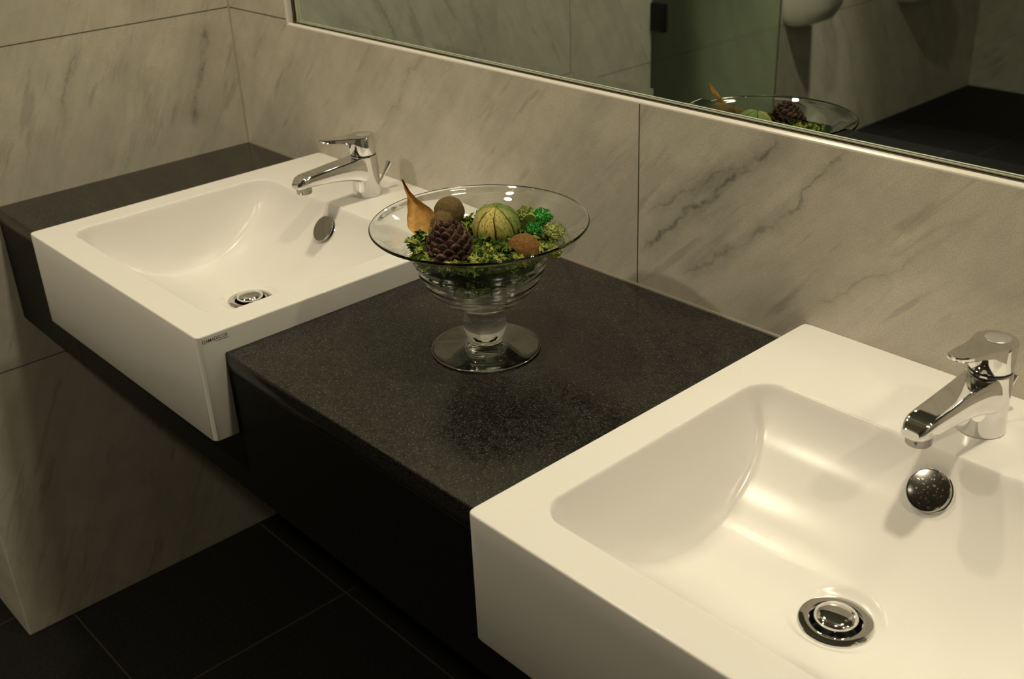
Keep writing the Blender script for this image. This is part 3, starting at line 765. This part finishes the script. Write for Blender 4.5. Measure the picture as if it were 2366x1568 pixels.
for i, f in enumerate(bm.faces): f.material_index = 1 if i < k0 else 0
me = bpy.data.meshes.new('leaf_litter'); bm.to_mesh(me); bm.free(); me.materials.append(M['moss']); me.materials.append(M['mossdark'])
o = bpy.data.objects.new('leaf_litter', me); COL.objects.link(o); o.location = (0, 0, H)
tag(o, 'curly dark green leaf litter filling the upper part of the glass bowl', 'leaf litter', kind='stuff')
# individual pale leaves lying on top
LV = [(950, 570), (940, 595), (985, 592), (968, 555), (1062, 603), (1100, 590), (1118, 560), (1130, 545), (1168, 575), (1172, 600), (1120, 608), (1090, 527), (1268, 575)]
spots = [(-0.050, -0.062, 'at the far left edge of the heap'), (-0.022, -0.075, 'left of the pine cone near the rim'), (-0.046, -0.040, 'left of the pine cone, below the amber husk'), (0.035, -0.078, 'directly in front of the pine cone'),
         (0.052, -0.052, 'right of the pine cone, low in front'), (0.036, -0.024, 'between the pine cone and the ribbed pod'), (0.068, -0.028, 'in front of the rusty brown ball'), (0.082, -0.012, 'by the rim under the rusty brown ball'), (0.074, 0.030, 'right of the rusty brown ball by the glass')]
for i, (x, y, wh) in enumerate(spots):
    bm = bmesh.new(); rnd = random.Random(40 + i)
    for k in range(3): curl_leaf(bm, Vector((rnd.uniform(-.004, .004), rnd.uniform(-.004, .004), k * .0012)), Vector((rnd.gauss(0, .4) + x * 3, rnd.gauss(0, .4) + y * 3, 1)).normalized(), rnd.uniform(.0055, .0080), rnd, 4)
    me = bpy.data.meshes.new('leaf'); bm.to_mesh(me); bm.free()
    r = sqrt(x * x + y * y); z = heap_z(x, y) + 0.003
    k = min(1, (rad_at(z) - 0.009) / r)
    put('curled_leaf', me, M['leafpale'], (CX + x * k, CY + y * k, z), 'pale yellow-green curled leaf ' + wh, 'leaf', smooth=False, group='pale leaves in the glass bowl')

# ------------------------------------------------------------------ what the mirror shows
def urinal(loc, label):
    u = thing('urinal', loc, label, 'urinal', 'urinals on the side wall'); u.scale = (0.75, 0.66, 0.75)
    secs = []
    for (z, d, w) in ((-0.34, 0.05, 0.07), (-0.325, 0.12, 0.11), (-0.29, 0.20, 0.135), (-0.22, 0.245, 0.145), (-0.12, 0.26, 0.150), (0.0, 0.265, 0.150)):
        s = []
        for i in range(33):
            a = pi * i / 32; c_, s_ = cos(a), sin(a); p = 3.2
            rr = (abs(c_) ** p + abs(s_) ** p) ** (-1 / p); s.append((d * rr * s_, -w * rr * c_, z))
        secs.append(s)
    # inner bowl
    for (z, d, w) in ((0.004, 0.258, 0.143), (0.0, 0.235, 0.125), (-0.06, 0.215, 0.11), (-0.13, 0.17, 0.085), (-0.16, 0.10, 0.05)):
        s = []
        for i in range(33):
            a = pi * i / 32; c_, s_ = cos(a), sin(a); p = 2.6
            rr = (abs(c_) ** p + abs(s_) ** p) ** (-1 / p); s.append((0.02 + (d - 0.02) * rr * s_, -w * rr * c_, z))
        secs.append(s)
    link('urinal_bowl', loft(secs), M['ceramic'], u, ang=50)
    link('back_panel', box_me(0.0, 0.03, -0.15, 0.15, -0.02, 0.42, bev=0.012, seg=3), M['ceramic'], u)
    link('inner_back', box_me(0.0, 0.022, -0.12, 0.12, -0.30, 0.0), M['ceramic'], u, smooth=False)
    return u
u1 = urinal((XL, -2.82, -0.055), 'white ceramic urinal on the side wall, the nearer one reflected in the mirror')
u2 = copy_thing(u1, (XL, -3.67, -0.09), 'white ceramic urinal on the side wall, the farther and dimmer one reflected in the mirror')
gpn = thing('glass_screen', (XL, -1.945, 0), 'green tinted glass privacy screen standing out from the side wall, seen in the mirror', 'glass screen')
link('glass_pane', box_me(0.004, 0.53, -0.005, 0.005, -0.62, 0.75, bev=0.001), M['greenglass'], gpn, smooth=False)
for zz in (-0.14, 0.55):
    link('clamp', box_me(0.0, 0.068, -0.011, 0.011, zz - 0.048, zz + 0.048, bev=0.003), simple('dark_metal', (0.02, 0.02, 0.02), 0.4, 0.6), gpn)['label'] = 'black metal wall clamp'
# downlights in the ceiling
for i, (x, y, pw, sp, sz) in enumerate(LAMPS):
    lab = ('over the left basin', 'over the right basin', 'above the worktop right of the camera', 'over the middle of the room', 'over the urinals', 'at the far end of the room')[i]
    d = thing('downlight', (x, y, CEIL), 'round recessed ceiling downlight ' + lab, 'ceiling light', 'ceiling downlights')
    link('lamp_ring', lathe([(sz / 2 + 0.005, -0.001), (sz / 2 + 0.007, -0.008), (sz / 2 + 0.015, -0.008), (sz / 2 + 0.019, -0.001)], 48, closed=True), M['chrome'], d)
    link('lamp_lens', lathe([(sz / 2 + 0.005, -0.003), (0, -0.003)], 48), M['lens'], d)
